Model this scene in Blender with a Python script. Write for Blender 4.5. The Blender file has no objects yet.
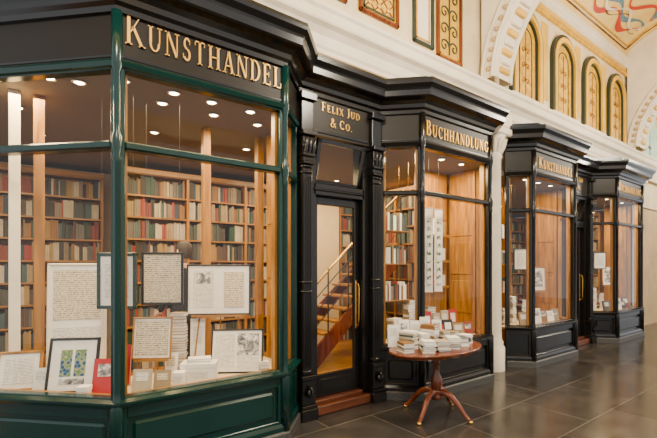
import bpy, bmesh, math, random
from mathutils import Matrix, Vector
random.seed(7)
S=bpy.context.scene
COL=S.collection
# ---------------------------------------------------------------- materials
def mat(name,col,rough=0.5,metal=0.0,var=0.0,scale=8.0,bump=0.0,emit=0.0,spec=0.5,coat=0.0):
    m=bpy.data.materials.new(name); m.use_nodes=True
    nt=m.node_tree; b=nt.nodes['Principled BSDF']
    b.inputs['Base Color'].default_value=(*col,1); b.inputs['Roughness'].default_value=rough
    b.inputs['Metallic'].default_value=metal; b.inputs['Specular IOR Level'].default_value=spec
    b.inputs['Coat Weight'].default_value=coat
    tc=nt.nodes.new('ShaderNodeTexCoord')
    n=nt.nodes.new('ShaderNodeTexNoise'); n.inputs['Scale'].default_value=scale; n.inputs['Detail'].default_value=5
    nt.links.new(tc.outputs['Object'],n.inputs['Vector'])
    if var>0:
        r=nt.nodes.new('ShaderNodeValToRGB')
        r.color_ramp.elements[0].position=0.3; r.color_ramp.elements[1].position=0.7
        r.color_ramp.elements[0].color=(*[max(0,c*(1-var)) for c in col],1)
        r.color_ramp.elements[1].color=(*[min(1,c*(1+var)) for c in col],1)
        nt.links.new(n.outputs['Fac'],r.inputs['Fac']); nt.links.new(r.outputs['Color'],b.inputs['Base Color'])
    if bump>0:
        bp=nt.nodes.new('ShaderNodeBump'); bp.inputs['Strength'].default_value=bump; bp.inputs['Distance'].default_value=0.02
        nt.links.new(n.outputs['Fac'],bp.inputs['Height']); nt.links.new(bp.outputs['Normal'],b.inputs['Normal'])
    if emit>0:
        b.inputs['Emission Color'].default_value=(*col,1); b.inputs['Emission Strength'].default_value=emit
    return m
def wood(name,c1,c2,scale=3.0,rough=0.35,axis='Z',spec=0.5):
    m=bpy.data.materials.new(name); m.use_nodes=True
    nt=m.node_tree; b=nt.nodes['Principled BSDF']; b.inputs['Roughness'].default_value=rough
    b.inputs['Specular IOR Level'].default_value=spec
    tc=nt.nodes.new('ShaderNodeTexCoord'); mp=nt.nodes.new('ShaderNodeMapping')
    mp.inputs['Scale'].default_value=(6,6,0.6) if axis=='Z' else (0.6,6,6)
    n=nt.nodes.new('ShaderNodeTexNoise'); n.inputs['Scale'].default_value=scale; n.inputs['Detail'].default_value=6; n.inputs['Distortion'].default_value=0.6
    r=nt.nodes.new('ShaderNodeValToRGB'); r.color_ramp.elements[0].color=(*c1,1); r.color_ramp.elements[1].color=(*c2,1)
    r.color_ramp.elements[0].position=0.35; r.color_ramp.elements[1].position=0.65
    nt.links.new(tc.outputs['Object'],mp.inputs['Vector']); nt.links.new(mp.outputs['Vector'],n.inputs['Vector'])
    nt.links.new(n.outputs['Fac'],r.inputs['Fac']); nt.links.new(r.outputs['Color'],b.inputs['Base Color'])
    return m
def glass(name,tint=(1,1,1),refl=1.0):
    """single-pane window glass: angle dependent mirror over a clear pane (same from both sides)"""
    m=bpy.data.materials.new(name); m.use_nodes=True; nt=m.node_tree; nt.nodes.clear()
    o=nt.nodes.new('ShaderNodeOutputMaterial'); mx=nt.nodes.new('ShaderNodeMixShader')
    t=nt.nodes.new('ShaderNodeBsdfTransparent'); t.inputs['Color'].default_value=(*tint,1)
    g=nt.nodes.new('ShaderNodeBsdfGlossy'); g.inputs['Roughness'].default_value=0.01
    f=nt.nodes.new('ShaderNodeLayerWeight'); f.inputs['Blend'].default_value=0.5
    pw=nt.nodes.new('ShaderNodeMath'); pw.operation='POWER'; pw.inputs[1].default_value=5
    mu=nt.nodes.new('ShaderNodeMath'); mu.operation='MULTIPLY_ADD'; mu.inputs[1].default_value=0.75*refl; mu.inputs[2].default_value=0.03*refl
    nt.links.new(f.outputs['Facing'],pw.inputs[0]); nt.links.new(pw.outputs[0],mu.inputs[0]); nt.links.new(mu.outputs[0],mx.inputs[0])
    nt.links.new(t.outputs[0],mx.inputs[1]); nt.links.new(g.outputs[0],mx.inputs[2]); nt.links.new(mx.outputs[0],o.inputs[0])
    return m
def script_mat(name,paper,ink,lines=60,thresh=0.5,nscale=40):
    """paper with rows of handwriting / print (object space)"""
    m=bpy.data.materials.new(name); m.use_nodes=True; nt=m.node_tree; b=nt.nodes['Principled BSDF']; b.inputs['Roughness'].default_value=0.7
    tc=nt.nodes.new('ShaderNodeTexCoord')
    sx=nt.nodes.new('ShaderNodeSeparateXYZ'); nt.links.new(tc.outputs['Object'],sx.inputs[0])
    ml=nt.nodes.new('ShaderNodeMath'); ml.operation='MULTIPLY'; ml.inputs[1].default_value=lines*6.283
    nt.links.new(sx.outputs['Z'],ml.inputs[0])
    sn=nt.nodes.new('ShaderNodeMath'); sn.operation='SINE'; nt.links.new(ml.outputs[0],sn.inputs[0])
    n=nt.nodes.new('ShaderNodeTexNoise'); n.inputs['Scale'].default_value=nscale; n.inputs['Detail'].default_value=3
    mp=nt.nodes.new('ShaderNodeMapping'); mp.inputs['Scale'].default_value=(2.2,1,1)
    nt.links.new(tc.outputs['Object'],mp.inputs['Vector']); nt.links.new(mp.outputs['Vector'],n.inputs['Vector'])
    gt=nt.nodes.new('ShaderNodeMath'); gt.operation='GREATER_THAN'; gt.inputs[1].default_value=0.0; nt.links.new(sn.outputs[0],gt.inputs[0])
    g2=nt.nodes.new('ShaderNodeMath'); g2.operation='GREATER_THAN'; g2.inputs[1].default_value=thresh; nt.links.new(n.outputs['Fac'],g2.inputs[0])
    mu=nt.nodes.new('ShaderNodeMath'); mu.operation='MULTIPLY'; nt.links.new(gt.outputs[0],mu.inputs[0]); nt.links.new(g2.outputs[0],mu.inputs[1])
    mx=nt.nodes.new('ShaderNodeMix'); mx.data_type='RGBA'
    mx.inputs['A'].default_value=(*paper,1); mx.inputs['B'].default_value=(*ink,1)
    nt.links.new(mu.outputs[0],mx.inputs['Factor']); nt.links.new(mx.outputs['Result'],b.inputs['Base Color'])
    return m
def ramp_mat(name,cols,kind='noise',scale=4,rough=0.5,distort=1.0,metal=0):
    m=bpy.data.materials.new(name); m.use_nodes=True; nt=m.node_tree; b=nt.nodes['Principled BSDF']
    b.inputs['Roughness'].default_value=rough; b.inputs['Metallic'].default_value=metal
    tc=nt.nodes.new('ShaderNodeTexCoord')
    if kind=='noise':
        n=nt.nodes.new('ShaderNodeTexNoise'); n.inputs['Distortion'].default_value=distort; out=n.outputs['Fac']
    elif kind=='voronoi':
        n=nt.nodes.new('ShaderNodeTexVoronoi'); out=n.outputs['Distance']
    else:
        n=nt.nodes.new('ShaderNodeTexWave'); n.wave_type='RINGS'; n.inputs['Distortion'].default_value=distort; n.inputs['Detail'].default_value=2; out=n.outputs['Fac']
    n.inputs['Scale'].default_value=scale
    r=nt.nodes.new('ShaderNodeValToRGB'); cr=r.color_ramp
    while len(cr.elements)<len(cols): cr.elements.new(0.5)
    for e,(p,c) in zip(cr.elements,cols): e.position=p; e.color=(*c,1)
    nt.links.new(tc.outputs['Object'],n.inputs['Vector']); nt.links.new(out,r.inputs['Fac']); nt.links.new(r.outputs['Color'],b.inputs['Base Color'])
    return m
M_GREEN=mat('green_paint',(0.002,0.026,0.021),0.2,var=0.15,scale=2,spec=0.5)
M_BLACK=mat('black_paint',(0.006,0.0052,0.0045),0.22,var=0.15,scale=2,spec=0.45)
M_BLACKM=mat('black_panel',(0.012,0.009,0.006),0.42,var=0.1,scale=2,spec=0.25)
M_GOLD=mat('gold_leaf',(0.74,0.42,0.10),0.38,metal=0.55)
M_BRASS=mat('brass',(0.76,0.45,0.10),0.25,metal=1)
M_GLASS=glass('window_glass',(0.98,0.98,0.97),1.0)
M_WOOD=wood('honey_wood',(0.20,0.082,0.006),(0.42,0.185,0.018))
M_WOODX=wood('honey_wood_horizontal',(0.19,0.078,0.006),(0.38,0.165,0.016),axis='X')
M_MAHO=wood('mahogany',(0.09,0.018,0.006),(0.22,0.05,0.014),rough=0.2)
M_THRESH=wood('threshold_wood',(0.08,0.02,0.008),(0.15,0.042,0.014),axis='X')
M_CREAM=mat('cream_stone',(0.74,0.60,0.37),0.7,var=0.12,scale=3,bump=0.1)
M_CREAM2=mat('cream_plaster_dark',(0.50,0.36,0.18),0.75,var=0.12,scale=3)  # deeper cream for far wall, lower moulding and rosettes
M_WHITE=mat('white_plaster',(0.80,0.70,0.54),0.6,var=0.08,scale=3)
M_YEL=mat('yellow_plaster',(0.74,0.42,0.03),0.6,var=0.2,scale=2.0)
M_GOLDP=mat('gold_paint',(0.64,0.34,0.01),0.5,var=0.35,scale=10)
M_DKGR=mat('dark_green_line',(0.015,0.028,0.016),0.5)
M_PLINTH=mat('granite_plinth',(0.06,0.058,0.055),0.5,var=0.35,scale=40)
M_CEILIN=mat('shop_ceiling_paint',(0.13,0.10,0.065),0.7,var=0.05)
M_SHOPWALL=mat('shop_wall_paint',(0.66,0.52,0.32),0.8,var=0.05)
M_LAMP=mat('lamp_glow',(1.0,0.78,0.46),0.5,emit=45)
M_CHROME=mat('lamp_ring',(0.8,0.78,0.72),0.2,metal=1)
M_PAPER=mat('paper',(0.84,0.80,0.72),0.7,var=0.05,scale=10)
M_CLOTH=mat('display_cloth',(0.60,0.47,0.29),0.9,var=0.08,scale=10)
M_MANU=script_mat('handwritten_page',(0.70,0.60,0.43),(0.16,0.11,0.07),lines=55,thresh=0.5,nscale=75)
M_PRINT=script_mat('printed_page',(0.82,0.79,0.71),(0.30,0.28,0.26),lines=85,thresh=0.47,nscale=100)
M_ETCH=ramp_mat('etching',[(0.35,(0.06,0.06,0.07)),(0.5,(0.30,0.29,0.28)),(0.62,(0.75,0.72,0.66))],'noise',16)
M_STAIN=ramp_mat('stained_glass_print',[(0.2,(0.02,0.04,0.16)),(0.4,(0.04,0.16,0.22)),(0.55,(0.40,0.38,0.18)),(0.7,(0.12,0.22,0.08))],'voronoi',28)
M_CERT=ramp_mat('gold_mosaic',[(0.10,(0.10,0.045,0.002)),(0.30,(0.55,0.28,0.005)),(0.6,(0.70,0.42,0.02))],'voronoi',12)
M_ORN=ramp_mat('gold_arabesque',[(0.30,(0.62,0.34,0.01)),(0.45,(0.72,0.45,0.04)),(0.52,(0.10,0.055,0.01)),(0.60,(0.62,0.36,0.02))],'wave',5,distort=7)
M_FRESCO=ramp_mat('ceiling_fresco',[(0.25,(0.80,0.50,0.07)),(0.5,(0.86,0.62,0.18)),(0.7,(0.76,0.50,0.14))],'noise',1.5)
M_RED=mat('fresco_red',(0.55,0.035,0.01),0.6,var=0.2)
M_BLUE=mat('fresco_blue',(0.10,0.20,0.26),0.6,var=0.2)
M_GRNGL=mat('green_glow_pane',(0.35,0.52,0.34),0.2,var=0.3,scale=3,emit=0.4)  # slight emission paints the green panes as if lit from behind
M_SOFT=mat('dark_fabric',(0.012,0.012,0.016),0.9,var=0.2,scale=20)
M_SKIN=mat('skin',(0.60,0.36,0.25),0.5)
M_HAIR=mat('hair',(0.03,0.018,0.01),0.6)
M_METALD=mat('dark_metal',(0.03,0.03,0.03),0.4,metal=0.6)
BOOKC=[(0.16,0.035,0.02),(0.025,0.04,0.065),(0.30,0.22,0.12),(0.42,0.36,0.25),(0.018,0.05,0.032),(0.22,0.10,0.025),(0.035,0.026,0.02),(0.11,0.10,0.09),(0.26,0.035,0.02),(0.30,0.19,0.05),(0.05,0.09,0.10),(0.20,0.15,0.10),(0.07,0.045,0.03),(0.40,0.35,0.27),(0.025,0.02,0.02),(0.05,0.06,0.05)]
M_BOOKS=[mat('book_cloth_%d'%i,c,0.6,var=0.12,scale=12) for i,c in enumerate(BOOKC)]
M_REDBK=mat('red_book_cover',(0.42,0.015,0.015),0.35,var=0.1)
def floor_mat():
    m=bpy.data.materials.new('stone_slabs'); m.use_nodes=True; nt=m.node_tree; b=nt.nodes['Principled BSDF']
    tc=nt.nodes.new('ShaderNodeTexCoord')
    br=nt.nodes.new('ShaderNodeTexBrick'); br.offset=0.5
    br.inputs['Scale'].default_value=1.0; br.inputs['Brick Width'].default_value=1.15; br.inputs['Row Height'].default_value=0.75
    br.inputs['Mortar Size'].default_value=0.005; br.inputs['Mortar Smooth'].default_value=0.3
    br.inputs['Color1'].default_value=(0.030,0.027,0.026,1); br.inputs['Color2'].default_value=(0.048,0.044,0.041,1); br.inputs['Mortar'].default_value=(0.13,0.118,0.105,1)
    nt.links.new(tc.outputs['Object'],br.inputs['Vector'])
    n=nt.nodes.new('ShaderNodeTexNoise'); n.inputs['Scale'].default_value=3.5; n.inputs['Detail'].default_value=10; nt.links.new(tc.outputs['Object'],n.inputs['Vector'])
    r=nt.nodes.new('ShaderNodeValToRGB'); r.color_ramp.elements[0].color=(0.7,0.7,0.7,1); r.color_ramp.elements[1].color=(1.3,1.27,1.25,1)
    r.color_ramp.elements[0].position=0.3; r.color_ramp.elements[1].position=0.7
    nt.links.new(n.outputs['Fac'],r.inputs['Fac'])
    mx=nt.nodes.new('ShaderNodeMix'); mx.data_type='RGBA'; mx.blend_type='MULTIPLY'; mx.inputs['Factor'].default_value=1
    nt.links.new(br.outputs['Color'],mx.inputs['A']); nt.links.new(r.outputs['Color'],mx.inputs['B']); nt.links.new(mx.outputs['Result'],b.inputs['Base Color'])
    r2=nt.nodes.new('ShaderNodeMapRange'); r2.inputs['To Min'].default_value=0.13; r2.inputs['To Max'].default_value=0.26
    nt.links.new(n.outputs['Fac'],r2.inputs['Value']); nt.links.new(r2.outputs['Result'],b.inputs['Roughness'])
    bp=nt.nodes.new('ShaderNodeBump'); bp.inputs['Strength'].default_value=0.3; bp.inputs['Distance'].default_value=0.004; bp.invert=True
    nt.links.new(br.outputs['Fac'],bp.inputs['Height']); nt.links.new(bp.outputs['Normal'],b.inputs['Normal'])
    return m
M_FLOOR=floor_mat()
# ---------------------------------------------------------------- mesh builder
I4=Matrix.Identity(4)
class MB:
    def __init__(s): s.v=[]; s.f=[]; s.mi=[]; s.mats=[]; s.sm=[]
    def m(s,mt):
        if mt not in s.mats: s.mats.append(mt)
        return s.mats.index(mt)
    def add(s,verts,faces,mt,M=I4,smooth=False):
        o=len(s.v); k=s.m(mt)
        s.v+=[tuple(M@Vector(v)) for v in verts]
        for f in faces: s.f.append([o+i for i in f]); s.mi.append(k); s.sm.append(smooth)
    def quad(s,x0,x1,y,z0,z1,mt,M=I4):
        s.add([(x0,y,z0),(x1,y,z0),(x1,y,z1),(x0,y,z1)],[(0,1,2,3)],mt,M)
    def box(s,x0,x1,y0,y1,z0,z1,mt,M=I4,bev=0.0):
        b=min(bev,(x1-x0)*.45,(y1-y0)*.45,(z1-z0)*.45) if bev else 0
        if b<=0:
            v=[(x0,y0,z0),(x1,y0,z0),(x1,y1,z0),(x0,y1,z0),(x0,y0,z1),(x1,y0,z1),(x1,y1,z1),(x0,y1,z1)]
            s.add(v,[(0,3,2,1),(4,5,6,7),(0,1,5,4),(1,2,6,5),(2,3,7,6),(3,0,4,7)],mt,M)
        else:
            bm=bmesh.new(); bmesh.ops.create_cube(bm,size=1)
            for v in bm.verts: v.co=Vector(((x0+x1)/2+v.co.x*(x1-x0),(y0+y1)/2+v.co.y*(y1-y0),(z0+z1)/2+v.co.z*(z1-z0)))
            bmesh.ops.bevel(bm,geom=bm.edges[:],offset=b,segments=1,affect='EDGES')
            bm.verts.index_update()
            s.add([tuple(v.co) for v in bm.verts],[[v.index for v in f.verts] for f in bm.faces],mt,M); bm.free()
    def prism(s,pts,z0,z1,mt,M=I4):
        n=len(pts)
        v=[(p[0],p[1],z0) for p in pts]+[(p[0],p[1],z1) for p in pts]
        f=[list(range(n))[::-1],list(range(n,2*n))]+[(i,(i+1)%n,n+(i+1)%n,n+i) for i in range(n)]
        s.add(v,f,mt,M)
    def sweep(s,path,prof,mt,M=I4,cap=True):
        """path plan polyline, prof (outward offset, z); outward = right side of travel"""
        n=len(path); rings=[]
        for i,p in enumerate(path):
            p=Vector(p)
            if i>0: d0=(p-Vector(path[i-1])).normalized()
            if i<n-1: d1=(Vector(path[i+1])-p).normalized()
            if i==0: d0=d1
            if i==n-1: d1=d0
            n0=Vector((d0.y,-d0.x)); n1=Vector((d1.y,-d1.x)); b=(n0+n1).normalized(); k=1/max(0.3,b.dot(n0))
            rings.append([(p.x+b.x*k*o,p.y+b.y*k*o,z) for o,z in prof])
        m=len(prof); v=[q for r in rings for q in r]; f=[]
        for i in range(n-1):
            for j in range(m):
                a=i*m+j; b2=i*m+(j+1)%m
                f.append((a,b2,b2+m,a+m))
        if cap: f.append(list(range(m))); f.append([ (n-1)*m+j for j in range(m)][::-1])
        s.add(v,f,mt,M)
    def lathe(s,prof,c,mt,seg=20,M=I4,a0=0,a1=2*math.pi,sx=1,sy=1,smooth=True):
        full=abs(a1-a0-2*math.pi)<1e-6; ns=seg if full else seg+1; v=[];f=[]
        for r,z in prof:
            for k in range(ns):
                a=a0+(a1-a0)*k/seg; v.append((c[0]+r*sx*math.cos(a),c[1]+r*sy*math.sin(a),c[2]+z))
        for i in range(len(prof)-1):
            for k in range(seg):
                k2=(k+1)%ns; f.append((i*ns+k,i*ns+k2,(i+1)*ns+k2,(i+1)*ns+k))
        s.add(v,f,mt,M,smooth)
        if full:
            o=len(s.v)-len(v); k=s.m(mt)
            s.f.append([o+i for i in range(ns)][::-1]); s.mi.append(k); s.sm.append(False)
            s.f.append([o+(len(prof)-1)*ns+i for i in range(ns)]); s.mi.append(k); s.sm.append(False)
    def tube(s,pts,r,mt,seg=8,M=I4,caps=True):
        pts=[Vector(p) for p in pts]; n=len(pts)
        if not isinstance(r,(list,tuple)): r=[r]*n
        v=[];f=[]
        for i,p in enumerate(pts):
            d=(pts[min(i+1,n-1)]-pts[max(i-1,0)]).normalized()
            up=Vector((0,0,1)) if abs(d.z)<0.9 else Vector((1,0,0))
            a=d.cross(up).normalized(); b=d.cross(a)
            for k in range(seg):
                t=2*math.pi*k/seg; v.append(tuple(p+(a*math.cos(t)+b*math.sin(t))*r[i]))
        for i in range(n-1):
            for k in range(seg):
                f.append((i*seg+k,i*seg+(k+1)%seg,(i+1)*seg+(k+1)%seg,(i+1)*seg+k))
        s.add(v,f,mt,M,True)
        if caps: s.add(v[:seg],[list(range(seg))],mt,M); s.add(v[-seg:],[list(range(seg))],mt,M)
    def obj(s,name,parent=None,loc=None,rot=None,fix=True):
        me=bpy.data.meshes.new(name); me.from_pydata(s.v,[],s.f)
        for m_ in s.mats: me.materials.append(m_)
        for p,k,q in zip(me.polygons,s.mi,s.sm): p.material_index=k; p.use_smooth=q
        if fix:
            bm=bmesh.new(); bm.from_mesh(me); bmesh.ops.recalc_face_normals(bm,faces=bm.faces[:]); bm.to_mesh(me); bm.free()
        me.update()
        o=bpy.data.objects.new(name,me); COL.objects.link(o)
        if parent: o.parent=parent
        if loc: o.location=loc
        if rot: o.rotation_euler=rot
        return o
def empty(name,loc=(0,0,0)):
    e=bpy.data.objects.new(name,None); COL.objects.link(e); e.location=loc; e.empty_display_size=0.2; return e
def segM(A,B):
    d=(Vector(B)-Vector(A)).normalized()
    return Matrix(((d.x,-d.y,0,A[0]),(d.y,d.x,0,A[1]),(0,0,1,0),(0,0,0,1))),(Vector(B)-Vector(A)).length
# ---------------------------------------------------------------- roman capitals
TH,TN,SR=0.14,0.055,0.04
def _st(p,q,w):
    return [(p[0]-w/2,p[1]),(p[0]+w/2,p[1]),(q[0]+w/2,q[1]),(q[0]-w/2,q[1])]
def _r(x0,x1,y0,y1): return [(x0,y0),(x1,y0),(x1,y1),(x0,y1)]
def _sf(x,y,w=0.30):
    return _r(x-w/2,x+w/2,0,SR) if y==0 else _r(x-w/2,x+w/2,1-SR,1)
def _arc(cx,cy,rx,ry,a0,a1,wt=TH,wn=TN,n=14):
    out=[];pr=None
    for i in range(n+1):
        a=math.radians(a0+(a1-a0)*i/n); w=wn+(wt-wn)*abs(math.cos(a))**1.3
        o=(cx+(rx)*math.cos(a),cy+(ry)*math.sin(a)); q=(cx+(rx-w)*math.cos(a),cy+(ry-w)*math.sin(a))
        if pr: out.append([pr[0],o,q,pr[1]])
        pr=(o,q)
    return out
G={
'K':(.86,[_st((.14,0),(.14,1),TH),_st((.22,.40),(.68,1),TN),_st((.74,0),(.34,.58),TH),_sf(.14,0),_sf(.14,1),_sf(.68,1,.28),_sf(.74,0,.3)]),
'U':(.84,[_st((.15,.34),(.15,1),TH),_st((.68,.34),(.68,1),TN),_sf(.15,1),_sf(.68,1,.28)]+_arc(.39,.36,.31,.37,180,360,.12)),
'N':(.86,[_st((.12,0),(.12,1),TN),_st((.70,0),(.14,1),TH),_st((.72,0),(.72,1),TN),_sf(.12,0,.28),_sf(.72,1,.28),_sf(.08,1,.2)]),
'S':(.60,_arc(.30,.74,.21,.26,35,270,.11,.08)+_arc(.29,.27,.24,.27,90,-150,.12,.08)+[_st((.47,.72),(.47,.92),.035),_st((.07,.1),(.07,.3),.035)]),
'T':(.74,[_st((.36,0),(.36,1),TH),_r(.03,.69,.945,1),_r(.03,.07,.80,1),_r(.65,.69,.80,1),_sf(.36,0)]),
'H':(.86,[_st((.15,0),(.15,1),TH),_st((.69,0),(.69,1),TH),_r(.15,.69,.48,.535),_sf(.15,0),_sf(.15,1),_sf(.69,0),_sf(.69,1)]),
'A':(.80,[_st((.09,0),(.38,1),TN),_st((.68,0),(.40,1),TH),_r(.18,.60,.30,.355),_sf(.09,0,.26),_sf(.68,0,.32)]),
'D':(.82,[_st((.15,0),(.15,1),TH),_r(.02,.34,0,.055),_r(.02,.34,.945,1)]+_arc(.30,.5,.46,.5,-90,90)),
'E':(.70,[_st((.15,0),(.15,1),TH),_r(.0,.60,0,.055),_r(.0,.58,.945,1),_r(.15,.48,.48,.535),_r(.57,.61,0,.22),_r(.54,.58,.80,1),_r(.45,.485,.40,.62)]),
'L':(.66,[_st((.15,0),(.15,1),TH),_r(.0,.58,0,.055),_r(.56,.60,0,.24),_sf(.15,1)]),
'B':(.70,[_st((.15,0),(.15,1),TH),_r(.02,.34,0,.055),_r(.02,.34,.945,1),_r(.15,.34,.50,.555)]+_arc(.32,.765,.26,.235,-90,90)+_arc(.32,.28,.31,.28,-90,90)),
'C':(.78,_arc(.42,.5,.39,.5,48,312)+[_r(.65,.69,.66,.94),_r(.65,.68,.08,.2)]),
'G':(.86,_arc(.42,.5,.39,.5,48,318)+[_r(.65,.69,.66,.94),_st((.68,.04),(.68,.42),TH),_r(.54,.82,.39,.43)]),
'F':(.64,[_st((.15,0),(.15,1),TH),_r(.0,.58,.945,1),_r(.15,.46,.48,.535),_r(.54,.58,.80,1),_r(.43,.465,.40,.62),_sf(.15,0)]),
'I':(.36,[_st((.16,0),(.16,1),TH),_sf(.16,0),_sf(.16,1)]),
'X':(.80,[_st((.68,0),(.12,1),TH),_st((.10,0),(.66,1),TN),_sf(.68,0,.3),_sf(.12,1,.3),_sf(.10,0,.26),_sf(.66,1,.26)]),
'J':(.46,[_st((.28,.2),(.28,1),TH),_sf(.28,1)]+_arc(.12,.2,.23,.25,-110,0,.12)),
'O':(.86,_arc(.42,.5,.39,.5,0,360,n=24)),
'&':(.84,_arc(.34,.77,.19,.23,0,360,.09,.06)+_arc(.33,.27,.29,.28,60,330,.12,.07)+[_st((.78,0),(.22,.78),.12),_r(.6,.82,.46,.5),_st((.52,.1),(.72,.48),.05)]),
'.':(.26,[_r(.06,.18,0,.13)]),' ':(.4,[])}
def sign(mb,text,M,x0,z0,cap,length,y=-0.012,small=0.80,depth=0.012,mt=None,gap=0.15):
    mt=mt or M_GOLD; items=[];w=0;first=True
    for ch in text:
        sc=1.0 if (first or ch in '&') else small
        if ch==' ': first=True; w+=.4; continue
        items.append((ch,w,sc)); w+=G[ch][0]*sc+gap; first=False
    w-=gap; kx=length/(w*cap)
    for ch,px,sc in items:
        for poly in G[ch][1]:
            pts=[(x0+(px+a*sc)*cap*kx,z0+b*sc*cap) for a,b in poly]; n=len(pts)
            v=[(p[0],y,p[1]) for p in pts]+[(p[0],y+depth,p[1]) for p in pts]
            f=[list(range(n)),list(range(n,2*n))[::-1]]+[(i,(i+1)%n,n+(i+1)%n,n+i) for i in range(n)]
            mb.add(v,f,mt,M)
# ---------------------------------------------------------------- shop bays
GB,GT,TR=0.655,3.10,2.50
def bay(pts,text,paint,cap,zb,x0,tl):
    e=empty('window',(pts[1][0],pts[1][1],0)); inv=Matrix.Translation((-pts[1][0],-pts[1][1],0))
    fr=MB(); gl=MB(); wd=MB(); sg=MB(); pl=MB()
    for i in range(len(pts)-1):
        M,L=segM(pts[i],pts[i+1]); M=inv@M
        fr.box(0,L,0.03,0.09,0.10,0.60,paint,M)
        for a,b in ((0,0.07),(L-0.07,L)): fr.box(a,b,0.0,0.05,0.10,0.60,paint,M,0.004)
        fr.box(0.07,L-0.07,0.0,0.05,0.10,0.19,paint,M,0.004); fr.box(0.07,L-0.07,0.0,0.05,0.51,0.60,paint,M,0.004)
        if L>0.5: fr.box(0.11,L-0.11,0.006,0.05,0.23,0.47,paint,M,0.02)
        for a,b in ((0,0.055),(L-0.055,L)): fr.box(a,b,0.0,0.08,0.60,3.14,paint,M,0.006)
        fr.box(0.05,L-0.05,0.005,0.08,0.60,GB+0.01,paint,M,0.006)
        fr.box(0.05,L-0.05,-0.012,0.085,TR,TR+0.06,paint,M,0.012)
        fr.box(0.05,L-0.05,0.0,0.08,GT-0.02,GT+0.04,paint,M,0.006)
        gl.quad(0.04,L-0.04,0.045,GB-0.01,TR+0.02,M_GLASS,M); gl.quad(0.04,L-0.04,0.045,TR+0.04,GT,M_GLASS,M)
        for a,b in ((0.055,0.08),(L-0.08,L-0.055)): wd.box(a,b,0.055,0.12,GB,GT,M_WOOD,M)
        wd.box(0.06,L-0.06,0.055,0.12,GB-0.03,GB+0.005,M_WOODX,M)
        fr.box(-0.01,L+0.01,0.0,0.1,3.12,3.52,M_BLACKM,M)
        fr.box(0.03,L-0.03,-0.006,0.01,3.17,3.185,M_BLACK,M); fr.box(0.03,L-0.03,-0.006,0.01,3.49,3.51,M_BLACK,M)
    P=[(p[0]-pts[1][0],p[1]-pts[1][1]) for p in pts]
    fr.sweep(P,[(0,0.585),(0.035,0.60),(0.045,0.625),(0.045,0.64),(0.0,0.655),(-0.05,0.655),(-0.05,0.585)],paint)
    fr.sweep(P,[(0,0.10),(0.03,0.10),(0.03,0.14),(0.012,0.17),(0,0.17)],paint)
    pl.sweep(P,[(0.05,0.0),(0.05,0.085),(0.035,0.10),(-0.08,0.10),(-0.08,0.0)],M_PLINTH)
    fr.sweep(P,[(0,3.09),(0.02,3.10),(0.035,3.13),(0.02,3.15),(0,3.15)],paint)
    for p in P[1:-1]:
        fr.lathe([(0.045,0.10),(0.045,0.60),(0.03,0.66),(0.024,0.72),(0.024,2.40),(0.034,2.42),(0.024,2.45),(0.036,2.50),(0.036,2.58),(0.022,2.62),(0.024,2.68),(0.024,3.05),(0.04,3.10),(0.04,3.5)],(p[0],p[1],0),paint,12)
    M,L=segM(pts[1],pts[2]); M=inv@M
    sign(sg,text,M,x0,zb,cap,tl,y=-0.014)
    fr.obj('frame',e); gl.obj('glass_panes',e); wd.obj('inner_casing',e); sg.obj('gold_lettering',e); pl.obj('plinth',e)
    return e
bA1=[(-6.3,1.49),(-4.81,0),(-3.39,0),(-3.02,0.37)]
bA2=[(-1.83,0.37),(-1.46,0),(0,0),(0.30,0.30)]
bB1=[(0.93,0.30),(1.23,0),(2.73,0),(3.10,0.37)]
bB2=[(4.37,0.37),(4.74,0),(6.24,0),(6.54,0.30)]
w=bay(bA1,'KUNSTHANDEL',M_GREEN,0.235,3.28,0.055,1.32); w.name='window_1'
w=bay(bA2,'BUCHHANDLUNG',M_BLACK,0.185,3.24,0.06,1.33); w.name='window_2'
w=bay(bB1,'KUNSTHANDEL',M_BLACK,0.185,3.23,0.16,1.20); w.name='window_3'
w=bay(bB2,'BUCHHANDLUNG',M_BLACK,0.185,3.23,0.06,1.35); w.name='window_4'
CP=[(-0.1,3.48),(0.0,3.48),(0.025,3.49),(0.03,3.53),(0.06,3.55),(0.07,3.59),(0.11,3.62),(0.17,3.64),(0.185,3.65),(0.19,3.71),(0.20,3.73),(0.235,3.77),(0.24,3.80),(0.24,3.83),(-0.1,3.86)]
for k,pp in ((1,bA1+bA2),(2,bB1+bB2)):
    mb=MB(); mb.sweep(pp,CP,M_BLACK)
    mb.sweep(pp,[(0.0,3.83),(0.10,3.83),(0.10,3.90),(-0.14,3.96),(-0.14,3.83)],M_BLACK)
    mb.obj('trim_%d'%k)
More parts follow.
